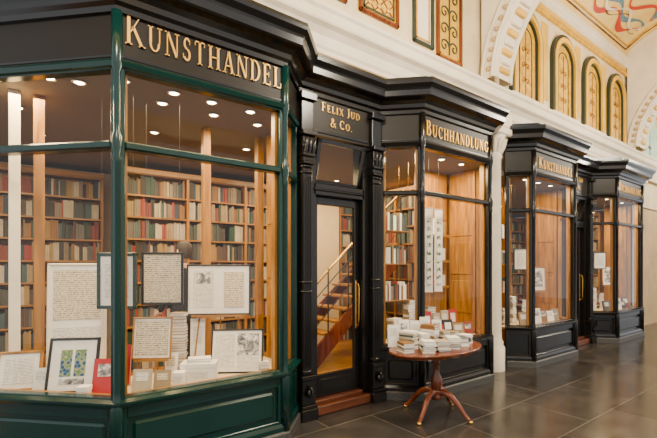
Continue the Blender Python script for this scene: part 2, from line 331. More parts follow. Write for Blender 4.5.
# ---------------------------------------------------------------- door fronts
def doorway(A,B,k,text):
    M,L=segM(A,B); e=empty('door_%d'%k,(A[0],A[1],0)); M=Matrix.Translation((-A[0],-A[1],0))@M
    f=MB(); g=MB(); s=MB()
    for a,b in ((0.0,0.25),(L-0.25,L)): f.box(a,b,0.02,0.20,0,3.10,M_BLACK,M)
    f.box(0,L,0.0,0.08,3.08,3.52,M_BLACKM,M); f.box(0.2,L-0.2,-0.012,0.02,3.11,3.14,M_BLACK,M)
    f.box(0.22,L-0.22,0.02,0.18,2.42,2.56,M_BLACK,M,0.01); f.box(0.22,L-0.22,0.0,0.05,2.47,2.50,M_BLACK,M,0.01)
    x0,x1=0.25,L-0.25; y0,y1=0.09,0.135
    f.box(x0,x0+0.075,y0,y1,0.14,2.42,M_BLACK,M,0.006); f.box(x1-0.075,x1,y0,y1,0.14,2.42,M_BLACK,M,0.006)
    f.box(x0+.07,x1-.07,y0,y1,0.14,0.40,M_BLACK,M,0.006); f.box(x0+.07,x1-.07,y0,y1,2.33,2.42,M_BLACK,M,0.006)
    f.box(x0+.12,x1-.12,y0-.008,y1,0.19,0.35,M_BLACK,M,0.01)
    g.quad(x0+.07,x1-.07,0.108,0.40,2.33,M_GLASS,M)
    hx=x1-0.045
    s.tube([(hx,y0,1.42),(hx,y0-.04,1.42),(hx,y0-.05,1.37),(hx,y0-.05,0.97),(hx,y0-.04,0.92),(hx,y0,0.92)],0.009,M_BRASS,8,M)
    s.box(hx-.016,hx+.016,y0-.005,y0,0.88,1.46,M_BRASS,M,0.003)
    R=M@Matrix.Translation((0,0.10,2.56))@Matrix.Rotation(math.radians(14),4,'X')
    for a,b,c,d in ((x0-.0,x0+.05,0,.5),(x1-.05,x1,0,.5),(x0,x1,0,.05),(x0,x1,.45,.5)): f.box(a,b,-.02,.02,c,d,M_BLACK,R,0.004)
    g.quad(x0+.05,x1-.05,0,.05,.45,M_GLASS,R)
    f.box(0.19,L-0.19,-0.06,0.22,0.0,0.10,M_THRESH,M,0.01); f.box(0.2,L-0.2,0.02,0.22,0.10,0.14,M_THRESH,M,0.008)
    f.obj('leaf_and_frame',e); g.obj('glass_panes',e); s.obj('brass_pull_handle',e)
    t=MB()
    sign(t,text[0],M,0.31,3.355,0.10,0.56,y=-0.012,depth=0.012); sign(t,text[1],M,0.43,3.20,0.10,0.32,y=-0.012,depth=0.012)
    t.obj('gold_lettering',e)
    for px in (0.09,L-0.09):
        p=MB(); T=M
        def bx(a,z0,z1,yo,bev=0.006): p.box(px-a,px+a,-yo,0.02,z0,z1,M_BLACK,T,bev)
        bx(0.105,0.0,0.12,0.12); bx(0.095,0.12,0.16,0.11); bx(0.085,0.16,0.42,0.09)
        p.lathe([(0.0,0),(0.045,0.01),(0.05,0.03),(0.03,0.045),(0.0,0.05)],(0,0,0),M_BLACK,12,T@Matrix.Translation((px,-0.09,0.29))@Matrix.Rotation(math.radians(90),4,'X'))
        bx(0.092,0.42,0.47,0.10)
        bx(0.062,0.47,2.72,0.06)
        for dx in (-0.04,-0.0133,0.0133,0.04): p.tube([(px+dx,-0.06,0.55),(px+dx,-0.06,2.60)],0.010,M_BLACK,6,T)
        for z in (0.50,1.35,1.45,2.62,2.68): p.lathe([(0.072,0),(0.082,0.012),(0.072,0.024)],(px,-0.015,z),M_BLACK,14,T)
        for z,a in ((2.72,0.075),(2.80,0.085)): bx(a,z,z+0.03,a+0.02)
        bx(0.07,2.75,3.02,0.075)
        for dx in (-0.06,0.06):
            sp=[(px+dx+0.03*math.cos(t_)*(1-t_/12),-0.10,2.90+0.035*math.sin(t_)*(1-t_/12)) for t_ in [i*0.5 for i in range(20)]]
            p.tube(sp,0.010,M_BLACK,6,T)
        for dx in (-0.045,0,0.045): p.tube([(px+dx,-0.08,2.80),(px+dx,-0.105,2.88),(px+dx*1.2,-0.12,2.95),(px+dx*1.3,-0.10,3.0)],[.02,.022,.015,.006],M_BLACK,6,T)
        bx(0.095,3.02,3.07,0.12); bx(0.075,3.07,3.40,0.06)
        sp=[(px,-0.12-0.03*math.cos(t_)*(1-t_/11),0.30+0.06*math.sin(t_)*(1-t_/11)) for t_ in [i*0.5 for i in range(18)]]
        p.tube(sp,0.018,M_BLACK,6,T)
        bx(0.10,3.40,3.48,0.10)
        p.obj('pilaster',e)
doorway((-3.02,0.37),(-1.83,0.37),1,('FELIX JUD','& CO.'))
doorway((3.10,0.37),(4.37,0.37),2,('FELIX JUD','& CO.'))
# ---------------------------------------------------------------- building shell
mb=MB(); mb.box(-12,16,-9,0.75,-0.2,0,M_FLOOR); fl=mb.obj('floor')
mb=MB()
mb.box(-5.05,16,0.46,0.75,3.19,7.4,M_CREAM)
mb.prism([(-5.05,0.46),(-5.05,0.75),(-6.9,2.6),(-7.1,2.4)],3.19,7.4,M_CREAM); mb.obj('wall_front_upper')
def pier(x0,x1,y0=0.34):
    p=MB(); p.box(x0,x1,y0,0.455,0,4.0,M_WHITE)
    P=[(x0,0.455),(x0,y0),(x1,y0),(x1,0.455)]
    p.sweep(P,[(0,0),(0.05,0),(0.05,0.34),(0.03,0.38),(0,0.40)],M_PLINTH)
    c=(x0+x1)/2
    H=dict(seg=20,a0=math.pi,a1=2*math.pi)
    p.lathe([(0.20,0.0),(0.20,0.36),(0.17,0.40),(0.18,0.44),(0.155,0.48),(0.15,0.6),(0.14,3.3),(0.165,3.34),(0.15,3.38),(0.155,3.42),(0.20,3.62),(0.21,3.66)],(c,y0,0),M_WHITE,**H)
    for k in range(9):
        a=math.pi+math.pi*k/8
        p.tube([(c+0.148*math.cos(a),y0+0.148*math.sin(a),3.40),(c+0.19*math.cos(a),y0+0.19*math.sin(a),3.5),(c+0.225*math.cos(a),y0+0.225*math.sin(a),3.60)],[.02,.03,.012],M_WHITE,6)
    p.box(c-0.24,c+0.24,y0-0.22,0.455,3.66,3.78,M_WHITE,bev=0.02); p.box(c-0.27,c+0.27,y0-0.2,0.455,3.78,4.0,M_WHITE,bev=0.02)
    return p.obj('stone_pier')
pier(0.33,0.82); pier(6.60,7.15)
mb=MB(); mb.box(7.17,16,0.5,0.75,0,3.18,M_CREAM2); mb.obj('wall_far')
mb=MB()
LP=[(0,4.02),(0.04,4.03),(0.05,4.07),(0.07,4.10),(0.09,4.20),(0.14,4.26),(0.19,4.29),(0.20,4.31),(0.20,4.39),(0.18,4.41),(0.21,4.44),(0.21,4.48),(0.03,4.52),(0,4.52)]
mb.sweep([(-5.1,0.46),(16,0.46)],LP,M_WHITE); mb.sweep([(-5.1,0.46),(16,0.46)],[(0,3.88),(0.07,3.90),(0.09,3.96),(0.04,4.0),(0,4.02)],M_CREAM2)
mb.obj('trim_3')
def scroll(p,cx,cz,r,mt,y,flip=1,th=0.012):
    pts=[(cx+flip*r*(1-t/9)*math.cos(t),y,cz+r*(1-t/9)*math.sin(t)) for t in [i*0.4 for i in range(20)]]
    p.tube(pts,th,mt,5)
def panel(x0,x1,z0,z1,inner,frame,name,arch=False,fw=0.05,deco=None):
    p=MB(); y=0.445
    if not arch:
        p.box(x0,x1,y-0.015,y,z0,z1,inner)
        for a,b,c,d in ((x0,x0+fw,z0,z1),(x1-fw,x1,z0,z1),(x0,x1,z0,z0+fw),(x0,x1,z1-fw,z1)): p.box(a,b,y-0.05,y,c,d,frame,bev=0.012)
        for a,b,c,d in ((x0+fw*1.5,x0+fw*2,z0+fw*1.5,z1),(x1-fw*2,x1-fw*1.5,z0+fw*1.5,z1),(x0+fw*1.5,x1-fw*1.5,z0+fw*1.5,z0+fw*2)): p.box(a,b,y-0.025,y,c,d,M_DKGR if deco=='lattice' else M_GOLDP)
        if deco=='lattice':
            a,b=x0+fw*2,x1-fw*2; W=b-a; st=W/3; k=0
            z=z0+fw*2
            while z+st<z1-fw:
                for i in range(3):
                    X=a+i*st
                    p.tube([(X,y-0.018,z),(X+st,y-0.018,z+st)],0.009,M_MAHO,5); p.tube([(X+st,y-0.018,z),(X,y-0.018,z+st)],0.009,M_MAHO,5)
                    p.lathe([(0.0,-0.02),(0.03,-0.012),(0.04,0.0)],(0,0,0),M_GOLD,8,Matrix.Translation((X+st/2,y-0.015,z+st/2))@Matrix.Rotation(math.radians(-90),4,'X'))
                z+=st
        if deco=='scroll':
            cx=(x0+x1)/2; z=z0+0.22; k=0
            p.tube([(cx,y-0.02,z0+fw*2),(cx,y-0.02,z1-fw*2)],0.012,M_DKGR,5)
            while z<z1-0.15:
                scroll(p,cx-0.11,z,0.10,M_DKGR,y-0.02,1); scroll(p,cx+0.11,z,0.10,M_DKGR,y-0.02,-1); z+=0.24
    else:
        c=(x0+x1)/2; r=(x1-x0)/2; zs=z1-r; n=20
        out=[(x0,z0)]+[(c-r*math.cos(math.pi*i/n),zs+r*math.sin(math.pi*i/n)) for i in range(n+1)]+[(x1,z0)]
        v=[(a,y-0.012,b) for a,b in out]; p.add(v,[list(range(len(v)))],inner)
        def ring(r0,r1,yo,mt):
            o=[(c-r0,z0)]+[(c-r0*math.cos(math.pi*i/n),zs+r0*math.sin(math.pi*i/n)) for i in range(n+1)]+[(c+r0,z0)]
            q=[(c-r1,z0)]+[(c-r1*math.cos(math.pi*i/n),zs+r1*math.sin(math.pi*i/n)) for i in range(n+1)]+[(c+r1,z0)]
            m=len(o); V=[(a,y-yo,b) for a,b in o]+[(a,y-yo,b) for a,b in q]+[(a,y,b) for a,b in o]+[(a,y,b) for a,b in q]
            F=[]
            for i in range(m-1): F+= [(i,i+1,m+i+1,m+i),(i,2*m+i,2*m+i+1,i+1),(m+i,m+i+1,3*m+i+1,3*m+i)]
            p.add(V,F,mt)
        ring(r+0.03,r-0.03,0.07,frame); ring(r-0.03,r-0.12,0.09,M_YEL); ring(r-0.12,r-0.155,0.05,frame)
        ring(r-0.28,r-0.30,0.02,frame)
        p.tube([(c,y-0.016,z0+0.1),(c,y-0.016,z1-0.35)],0.006,M_MAHO,5)
        for z in (z0+0.35,z0+0.62,z0+0.89): scroll(p,c-0.07,z,0.06,M_MAHO,y-0.016,1,0.006); scroll(p,c+0.07,z,0.06,M_MAHO,y-0.016,-1,0.006)
        p.box(x0-0.05,x1+0.05,y-0.10,y,z0-0.05,z0+0.03,M_WHITE,bev=0.01)
    return p.obj(name)
for x0,x1,i,d in ((-4.9,-4.2,M_ORN,'scroll'),(-3.95,-3.35,M_CERT,'lattice'),(-3.2,-2.3,M_GRNGL,None),(-2.11,-1.43,M_CERT,'lattice')): panel(x0,x1,4.72,6.3,i,M_MAHO,'wall_panel',deco=d)
panel(-1.16,-0.73,4.66,6.3,M_WHITE,M_DKGR,'wall_panel',deco=None)
panel(-0.66,-0.08,4.60,6.3,M_ORN,M_MAHO,'wall_panel',deco='scroll')
for c in (1.80,3.25,4.62,5.95): panel(c-0.5,c+0.5,4.56,6.14,M_GOLDP,M_DKGR,'blind_arch',True)
panel(7.45,9.3,3.95,5.9,M_GRNGL,M_WHITE,'arched_window',True)
mb=MB(); mb.box(1.1,6.55,0.445,0.46,4.53,6.75,M_CREAM); mb.box(-5.05,0.3,0.445,0.46,4.53,6.75,M_CREAM)
for c in (2.52,3.93,5.28): mb.box(c-0.12,c+0.12,0.435,0.446,4.75,6.2,M_YEL)
mb.obj('wall_front_plaster_field')
mb=MB(); mb.sweep([(-5.05,0.44),(16,0.44)],[(0,6.30),(0.04,6.31),(0.05,6.37),(0,6.39)],M_GOLDP)
mb.sweep([(-5.05,0.44),(16,0.44)],[(0,6.42),(0.02,6.42),(0.02,6.5),(0,6.5)],M_YEL)
mb.sweep([(-5.05,0.44),(16,0.44)],[(0,6.5),(0.04,6.52),(0.05,6.60),(0.08,6.64),(0.09,6.72),(0,6.78)],M_WHITE); mb.obj('trim_4')
# vaulted ceiling
YC,HW=-2.3,2.75
def vz(y): t=(y-YC)/HW; return 6.72+0.75*math.sqrt(max(0,1-t*t))
mb=MB(); n=48; ys=[YC+HW*math.cos(math.pi*i/n) for i in range(n+1)]
v=[]
for x in (-12,16):
    v+=[(x,y,vz(y)) for y in ys]; v+=[(x,y,vz(y)+0.25) for y in ys]
m=2*(n+1); f=[]
for i in range(n): f.append((i,i+1,m+i+1,m+i)); f.append((n+1+i,m+n+1+i,m+n+2+i,n+2+i))
mb.add(v,f,M_FRESCO,I4,True); mb.obj('ceiling',fix=False)
mb=MB()
def onv(x,y,d=0.008): return (x,y,vz(y)-d)
def ribbon(pts,wd,mt,d_=0.02):
    V=[];F=[]
    for i,(x,y) in enumerate(pts):
        x2,y2=pts[min(i+1,len(pts)-1)]; x1,y1=pts[max(i-1,0)]; d=Vector((x2-x1,y2-y1)).normalized(); k=wd*(0.65+0.35*math.sin(i*0.35))
        V+=[onv(x-d.y*k,min(0.40,y+d.x*k),d_),onv(x+d.y*k,min(0.40,y-d.x*k),d_)]
    for i in range(len(pts)-1): F.append((2*i,2*i+1,2*i+3,2*i+2))
    mb.add(V,F,mt)
for xa,xb in ((1.2,6.4),(-5.0,0.0),(7.6,12)):
    for off,mt,r in ((0.0,M_MAHO,0.018),(0.05,M_GOLDP,0.02)):
        y1=0.37-off; y2=YC*2-y1
        mb.tube([onv(xa+off,y1),onv(xb-off,y1)],r,mt,6)
        for xx in (xa+off,xb-off): mb.tube([onv(xx,y1+(y2-y1)*i/16) for i in range(17)],r,mt,6)
    for k,(mt,wd,ph,am,yc) in enumerate(((M_RED,0.055,0,0.10,0.12),(M_BLUE,0.05,1.2,0.08,-0.02),(M_RED,0.05,2.2,0.14,-0.28),(M_BLUE,0.08,3.3,0.16,-0.45),(M_MAHO,0.015,4.2,0.10,0.06),(M_WHITE,0.03,5.0,0.10,0.0))):
        ribbon([(xa+0.3+(xb-xa-0.6)*i/90,yc+am*math.sin(ph+i*0.26)) for i in range(91)],wd,mt,0.014+0.002*k)
mb.obj('ceiling_fresco_scrollwork')
def tarch(x0,x1):
    p=MB(); n=40; a,b=HW-0.05,2.2; zs=4.53; th=0.22
    O=[];Q=[]
    for i in range(n+1):
        t=math.pi*i/n
        O.append((YC+a*math.cos(t),zs+b*math.sin(t))); Q.append((YC+(a-th)*math.cos(t),zs+(b-th)*math.sin(t)))
    V=[];F=[]
    for x in (x0,x1): V+=[(x,y,z) for y,z in O]; V+=[(x,y,z) for y,z in Q]; V+=[(x,y,max(vz(y)-0.005,z)) for y,z in O]
    m=n+1
    for i in range(n):
        for o in (0,3*m): F+=[(o+i,o+i+1,o+m+i+1,o+m+i),(o+i,o+i+1,o+2*m+i+1,o+2*m+i)]
        F.append((m+i,m+i+1,4*m+i+1,4*m+i))
    p.add(V,F,M_WHITE)
    xc=(x0+x1)/2
    for dx in (x0-0.02,x0+0.07,x1-0.07,x1+0.02):
        for rr in (0.02,th-0.03) if dx in (x0-0.02,x1+0.02) else (th,):
            p.tube([(dx,YC+(a-rr)*math.cos(math.pi*i/n),zs+(b-rr)*math.sin(math.pi*i/n)) for i in range(n+1)],0.024,M_WHITE,6)
    for i in range(1,46):
        t=math.pi*i/46; y=YC+(a-th)*math.cos(t); z=zs+(b-th)*math.sin(t)
        R=Matrix.Translation((xc,y,z))@Matrix.Rotation(t-math.pi/2,4,'X')
        p.box(-0.13,0.13,-0.05,0.05,-0.04,0.03,M_YEL if i%2 else M_WHITE,R,0.02)
        y=YC+(a-th/2)*math.cos(t); z=zs+(b-th/2)*math.sin(t)
        p.lathe([(0.0,-0.03),(0.03,-0.025),(0.045,0),(0.03,0.01)],(0,0,0),M_CREAM2,8,Matrix.Translation((x0,y,z))@Matrix.Rotation(math.radians(90),4,'Y'))
    p.obj('transverse_arch')
tarch(0.40,0.90); tarch(6.6,7.2)
# ---------------------------------------------------------------- shop interior
mb=MB(); mb.box(-7.6,7.0,0.76,4.2,0.0,0.14,M_WOODX); mb.obj('floor_shop')
mb=MB()
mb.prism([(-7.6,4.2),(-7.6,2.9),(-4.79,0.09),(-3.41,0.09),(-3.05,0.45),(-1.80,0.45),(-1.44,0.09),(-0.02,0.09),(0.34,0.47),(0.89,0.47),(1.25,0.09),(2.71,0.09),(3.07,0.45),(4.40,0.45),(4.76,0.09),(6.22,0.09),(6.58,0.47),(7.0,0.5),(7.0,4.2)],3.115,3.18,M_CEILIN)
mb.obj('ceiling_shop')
mb=MB(); mb.box(-7.6,7.0,4.1,4.2,0,3.11,M_SHOPWALL); mb.box(-1.4,-0.4,3.0,3.08,0.14,3.11,M_SHOPWALL); mb.obj('wall_back')
mb=MB(); mb.box(-7.7,-7.6,2.9,4.2,0,3.11,M_SHOPWALL); mb.obj('wall_left')
mb=MB(); mb.box(6.98,7.1,0.5,4.1,0,3.11,M_SHOPWALL); mb.obj('wall_right')
mb=MB(); mb.box(0.38,0.85,0.46,4.1,0.0,3.11,M_WOOD); mb.obj('wall_partition')
def bookcase(x0,x1,y,z0,z1,M=I4,rows=9,name='bookcase'):
    e=empty(name,tuple(M@Vector((x0,y,0)))); inv=Matrix.Translation(-e.location)@M
    s=MB(); b=MB(); D=0.28
    s.box(x0,x1,y+D-0.02,y+D,z0,z1,M_WOOD,inv)
    nx=max(1,round((x1-x0)/0.85)); W=(x1-x0)/nx
    for i in range(nx+1): s.box(x0+i*W-0.018,x0+i*W+0.018,y,y+D,z0,z1,M_WOOD,inv)
    H=(z1-z0)/rows
    for j in range(rows+1): s.box(x0,x1,y+0.003,y+D,z0+j*H-0.012,z0+j*H+0.012,M_WOODX,inv)
    s.box(x0-0.03,x1+0.03,y-0.03,y+D,z1,z1+0.07,M_WOODX,inv)
    for i in range(nx):
        for j in range(rows):
            x=x0+i*W+0.022; base=z0+j*H+0.012; run=0
            while x<x0+(i+1)*W-0.045:
                if run<=0: run=random.randint(1,4); col=random.choice(M_BOOKS); hh=random.uniform(0.66,0.90)*H; ww=random.uniform(0.014,0.034)
                run-=1
                if random.random()<0.012: x+=random.uniform(0.03,0.10); continue
                wv=ww*random.uniform(0.8,1.2)
                b.box(x,x+wv-0.002,y+0.03+random.uniform(0,0.02),y+0.22,base,base+hh*random.uniform(0.94,1.03),col,inv); x+=wv
    s.obj('shelves',e); b.obj('books',e)
bookcase(-7.4,-4.4,3.75,0.14,2.95)
bookcase(-4.3,-1.45,2.95,0.14,2.95)
bookcase(-0.36,0.34,3.0,0.14,2.95)
bookcase(1.0,6.9,3.1,0.14,2.95)
def rotcase(xw,ya,yb,name='bookcase'):
    M=Matrix.Translation((xw,yb,0))@Matrix.Rotation(math.radians(-90),4,'Z')
    bookcase(0,yb-ya,0,0.14,2.95,M,9,name)
rotcase(0.07,1.05,2.85); rotcase(6.68,1.05,2.95)
for x,y in ((-5.25,1.05),(-3.79,0.98),(-3.16,0.98),(-1.72,0.90),(1.1,0.9),(2.0,0.95),(2.98,0.90),(4.5,0.90),(5.5,0.95)):
    mb=MB(); mb.box(x-0.04,x+0.04,y-0.04,y+0.04,0.14,3.112,M_WOOD,bev=0.005)
    mb.box(x-0.05,x+0.05,y-0.05,y+0.05,0.14,0.24,M_WOOD,bev=0.005); mb.obj('timber_post')
mb=MB(); mb.box(-5.46,-5.38,1.0,1.1,0.14,3.112,M_WHITE,bev=0.005); mb.box(-5.48,-5.36,0.98,1.12,0.14,0.22,M_WHITE,bev=0.005); mb.obj('white_post')
def platform(pts,back,top=0.60):
    p=MB(); (a,b,c,d)=pts
    poly=[(a[0]+0.16,a[1]+0.04),(b[0]+0.05,b[1]+0.13),(c[0]-0.05,c[1]+0.13),(d[0]-0.14,d[1]+0.06),(d[0]-0.14,back),(a[0]+0.16,back)]
    if b[0]<-4: poly=[(-5.95,1.30),(b[0]+0.05,b[1]+0.13),(c[0]-0.05,c[1]+0.13),(d[0]-0.14,d[1]+0.06),(d[0]-0.14,back),(-4.90,back),(-5.55,back+0.65)]
    p.prism(poly,0.14,top-0.02,M_WOODX); p.prism(poly,top-0.02,top+0.005,M_CLOTH)
    p.obj('display_platform')
platform(bA1,0.85); platform(bA2,0.80); platform(bB1,0.80); platform(bB2,0.80)
for bx_ in (bA1,bA2,bB1,bB2):
    d=bx_[3]; mb=MB(); x_=d[0]-0.12; y_=d[1]+0.07
    mb.box(x_,x_+0.04,y_,0.84,0.61,3.11,M_WOOD,bev=0.004)
    for z in (0.9,1.5,2.1): mb.box(x_-0.01,x_,y_+0.05,0.80,z,z+0.5,M_WOOD,bev=0.004)
    mb.obj('wood_cheek_panel')
mb=MB(); mb.box(-0.60,0.14,0.86,0.90,0.14,3.11,M_WOOD,bev=0.004)
for a in (-0.56,-0.19):
    for z0,z1 in ((0.75,1.5),(1.56,2.3),(2.36,3.0)): mb.box(a,a+0.30,0.845,0.86,z0,z1,M_WOOD,bev=0.006)
mb.obj('wood_display_back')
mb=MB()
sp=[]
for x in (-5.0,-4.72,-4.33,-4.0,-3.62): sp.append((x,0.26 if x>-4.9 else 0.5))
for x in (-5.2,-4.35,-3.87,-3.4): sp.append((x,0.55))
for x in (-5.4,-4.2,-3.1,-2.2,-1.2,1.6,2.6,4.0,5.2): sp+= [(x,1.45),(x+0.2,2.3)]
for o in (-1.46,1.23,4.74):
    for dx in (0.3,0.75,1.2): sp.append((o+dx,0.3))
for x,y in sp:
    mb.lathe([(0.052,0.0),(0.058,-0.012),(0.045,-0.016),(0.04,-0.004)],(x,y,3.114),M_CHROME,14)
    mb.lathe([(0.04,-0.006),(0.03,-0.012),(0.001,-0.013)],(x,y,3.114),M_LAMP,12)
mb.obj('ceiling_spotlights')
def arealamp(x,y,z,pw,sx,sy,col=(1,0.72,0.36)):
    l=bpy.data.lights.new('ceiling_lamp','AREA'); l.energy=pw; l.color=col; l.shape='RECTANGLE'; l.size=sx; l.size_y=sy
    o=bpy.data.objects.new('ceiling_lamp',l); o.location=(x,y,z); COL.objects.link(o)
arealamp(-4.12,0.45,3.08,72,1.2,0.5); arealamp(-5.3,1.0,3.08,48,0.5,0.5)
arealamp(-0.75,0.45,3.08,90,1.2,0.5); arealamp(1.98,0.45,3.08,62,1.2,0.5); arealamp(5.5,0.45,3.08,62,1.2,0.5)
for x in (-5.8,-3.6,-1.8): arealamp(x,2.1,3.08,58,1.4,1.0)
for x in (-0.5,2.5,5.0): arealamp(x,1.9,3.08,50,1.4,1.0)
# ---------------------------------------------------------------- display pieces
def picture(name,w,h,loc,rz,tilt,frame,art,mount=M_PAPER,fw=0.02,mb_=0.18,support=None,arts=None):
    p=MB()
    p.box(-w/2+fw*.5,w/2-fw*.5,-0.002,0.012,fw*.5,h-fw*.5,mount)
    for a,b,c,d in ((-w/2,-w/2+fw,0,h),(w/2-fw,w/2,0,h),(-w/2,w/2,0,fw),(-w/2,w/2,h-fw,h)): p.box(a,b,-0.012,0.016,c,d,frame,bev=0.003)
    arts=arts or [(mb_,1-mb_,mb_,1-mb_,art)]
    for i_,(u0,u1,v0,v1,mt) in enumerate(arts): p.box(-w/2+w*u0,-w/2+w*u1,-0.005-0.001*i_,0.0,h*v0,h*v1,mt)
    if support=='prop':
        p.add([(-0.03,0.016,h*0.75),(0.03,0.016,h*0.75),(0.03,h*0.33,h*0.09),(-0.03,h*0.33,h*0.09)],[(0,1,2,3)],M_METALD)
    if support and support!='prop':
        kind,zz=support
        if kind=='easel':
            for dx in (-0.3*w,0.3*w): p.tube([(0,0.03,h*1.02),(dx,0.02,0),(dx*1.3,0.0,-zz)],0.007,M_WOOD,6)
            p.tube([(0,0.03,h),(0,0.22,-zz)],0.007,M_WOOD,6); p.box(-w*.42,w*.42,-0.03,0.03,-0.02,0.0,M_WOODX)
        else:
            for dx in (-0.4*w,0.4*w): p.tube([(dx,0.01,h),(dx,0.01,zz)],0.0015,M_METALD,5)
    return p.obj(name,None,loc,(math.radians(-tilt),0,math.radians(rz)))
PT=0.607
picture('framed_print_on_easel',0.62,0.50,(-3.80,0.60,1.15),-30,3,M_METALD,M_PRINT,arts=[(.10,.42,.15,.88,M_PRINT),(.15,.37,.62,.84,M_ETCH),(.58,.90,.15,.85,M_MANU)],support=('easel',1.15-PT),fw=0.014)
picture('framed_manuscript',0.36,0.47,(-4.36,0.50,1.29),-30,0,M_METALD,M_MANU,mount=M_MANU,mb_=0.06,support=('wire',1.81))
picture('framed_drawing',0.34,0.48,(-4.72,0.55,1.27),-38,0,M_GREEN,M_PRINT,mb_=0.2,support=('wire',1.83),fw=0.03)
picture('framed_photograph',0.50,0.42,(-3.72,0.36,PT),-32,16,M_METALD,M_ETCH,arts=[(.08,.45,.12,.88,M_PRINT),(.5,.92,.40,.9,M_ETCH),(.5,.92,.1,.35,M_PRINT)],support='prop',fw=0.014)
picture('framed_letter',0.33,0.36,(-4.47,0.44,0.83),-32,8,M_WOOD,M_MANU,mount=M_PAPER,mb_=0.08,support=('easel',0.83-PT),fw=0.012)
picture('framed_stained_glass_print',0.38,0.44,(-5.06,0.54,PT+0.01),-28,14,M_METALD,M_STAIN,arts=[(.25,.47,.30,.78,M_STAIN),(.53,.75,.30,.78,M_STAIN),(.25,.75,.16,.26,M_ETCH)],support='prop')
picture('framed_sketch',0.32,0.32,(-5.40,0.86,PT+0.01),-20,14,M_WOOD,M_PRINT,support='prop')
picture('display_screen',0.46,1.05,(-4.98,0.92,PT+0.005),-14,3,M_WHITE,M_MANU,mb_=0.14,support='prop',arts=[(.1,.9,.52,.94,M_MANU),(.1,.9,.06,.46,M_PRINT)])
def standing_book(loc,w,h,t,rz,tilt,mt,name='standing_book',label=None):
    p=MB(); p.box(-w/2,w/2,-t/2,-t/2+0.004,0,h,mt); p.box(-w/2,w/2,t/2-0.004,t/2,0,h,mt); p.box(-w/2,-w/2+0.004,-t/2,t/2,0,h,mt)
    p.box(-w/2+0.004,w/2-0.004,-t/2+0.004,t/2-0.004,0.004,h-0.004,M_PAPER)
    if label: p.box(-w*.32,w*.32,-t/2-0.002,-t/2,h*.5,h*.85,label)
    p.add([(-0.02,t/2,h*.7),(0.02,t/2,h*.7),(0.02,t/2+h*.3,h*.09),(-0.02,t/2+h*.3,h*.09)],[(0,1,2,3)],M_METALD)
    return p.obj(name,None,loc,(math.radians(-tilt),0,math.radians(rz)))
standing_book((-4.84,0.36,PT+0.005),0.20,0.28,0.03,-32,14,M_REDBK,label=M_ETCH)
standing_book((-4.69,0.58,PT+0.005),0.16,0.34,0.03,-32,8,M_REDBK,label=M_PAPER)
standing_book((-4.60,0.22,PT+0.005),0.15,0.19,0.02,-34,14,M_BOOKS[3],'standing_booklet',M_PRINT)
standing_book((-4.44,0.22,PT+0.005),0.13,0.16,0.02,-28,14,M_BOOKS[2],'standing_booklet',M_MANU)
standing_book((-4.30,0.48,PT+0.005),0.12,0.24,0.02,-28,10,M_PAPER,'standing_booklet',M_MANU)
standing_book((-5.24,0.70,PT+0.005),0.14,0.20,0.02,-22,10,M_PAPER,'standing_booklet',M_PRINT)
standing_book((-3.98,0.70,PT+0.005),0.14,0.50,0.02,-28,5,M_PAPER,'standing_booklet',M_PRINT)
def bookstack(loc,n,w,d,rz,mats=None,t=0.03,name='book_stack'):
    p=MB(); z=0
    for i in range(n):
        tt=t*random.uniform(0.7,1.3); R=Matrix.Rotation(math.radians(random.uniform(-9,9)),4,'Z'); mt=random.choice(mats or M_BOOKS)
        ww,dd=w*random.uniform(.88,1),d*random.uniform(.88,1)
        p.box(-ww/2,ww/2,-dd/2,dd/2,z,z+0.003,mt,R); p.box(-ww/2,ww/2,-dd/2,dd/2,z+tt-0.003,z+tt,mt,R); p.box(-ww/2,-ww/2+0.003,-dd/2,dd/2,z,z+tt,mt,R)
        p.box(-ww/2+.003,ww/2-.006,-dd/2+.005,dd/2-.005,z+.003,z+tt-.003,M_PAPER,R); z+=tt+0.0005
    return p.obj(name,None,loc,(0,0,math.radians(rz)))
PALE=[M_PAPER,M_BOOKS[2],M_BOOKS[3],M_PAPER,M_PAPER]
def card_box(loc,w,d,h,rz):
    p=MB(); p.box(-w/2,w/2,-d/2,d/2,0,h-0.03,M_PAPER,bev=0.003); p.box(-w/2-.004,w/2+.004,-d/2-.004,d/2+.004,h-0.04,h,M_PAPER,bev=0.003)
    p.box(-w*.3,w*.3,-d/2-0.006,-d/2-0.003,h*.25,h*.6,M_PRINT); return p.obj('presentation_box',None,loc,(0,0,math.radians(rz)))
card_box((-4.09,0.32,PT),0.30,0.16,0.17,-30)
card_box((-4.28,0.28,PT),0.09,0.09,0.12,-30)
card_box((-4.98,0.36,PT),0.08,0.07,0.10,-30)
bookstack((-4.09,0.32,PT+0.171),2,0.20,0.13,-24,[M_PAPER,M_BOOKS[3]],0.02)
bookstack((-4.17,0.66,PT),22,0.15,0.12,-30,[M_BOOKS[2],M_BOOKS[3],M_BOOKS[9]],0.026)
bookstack((-3.48,0.26,PT),3,0.10,0.10,-20,PALE)
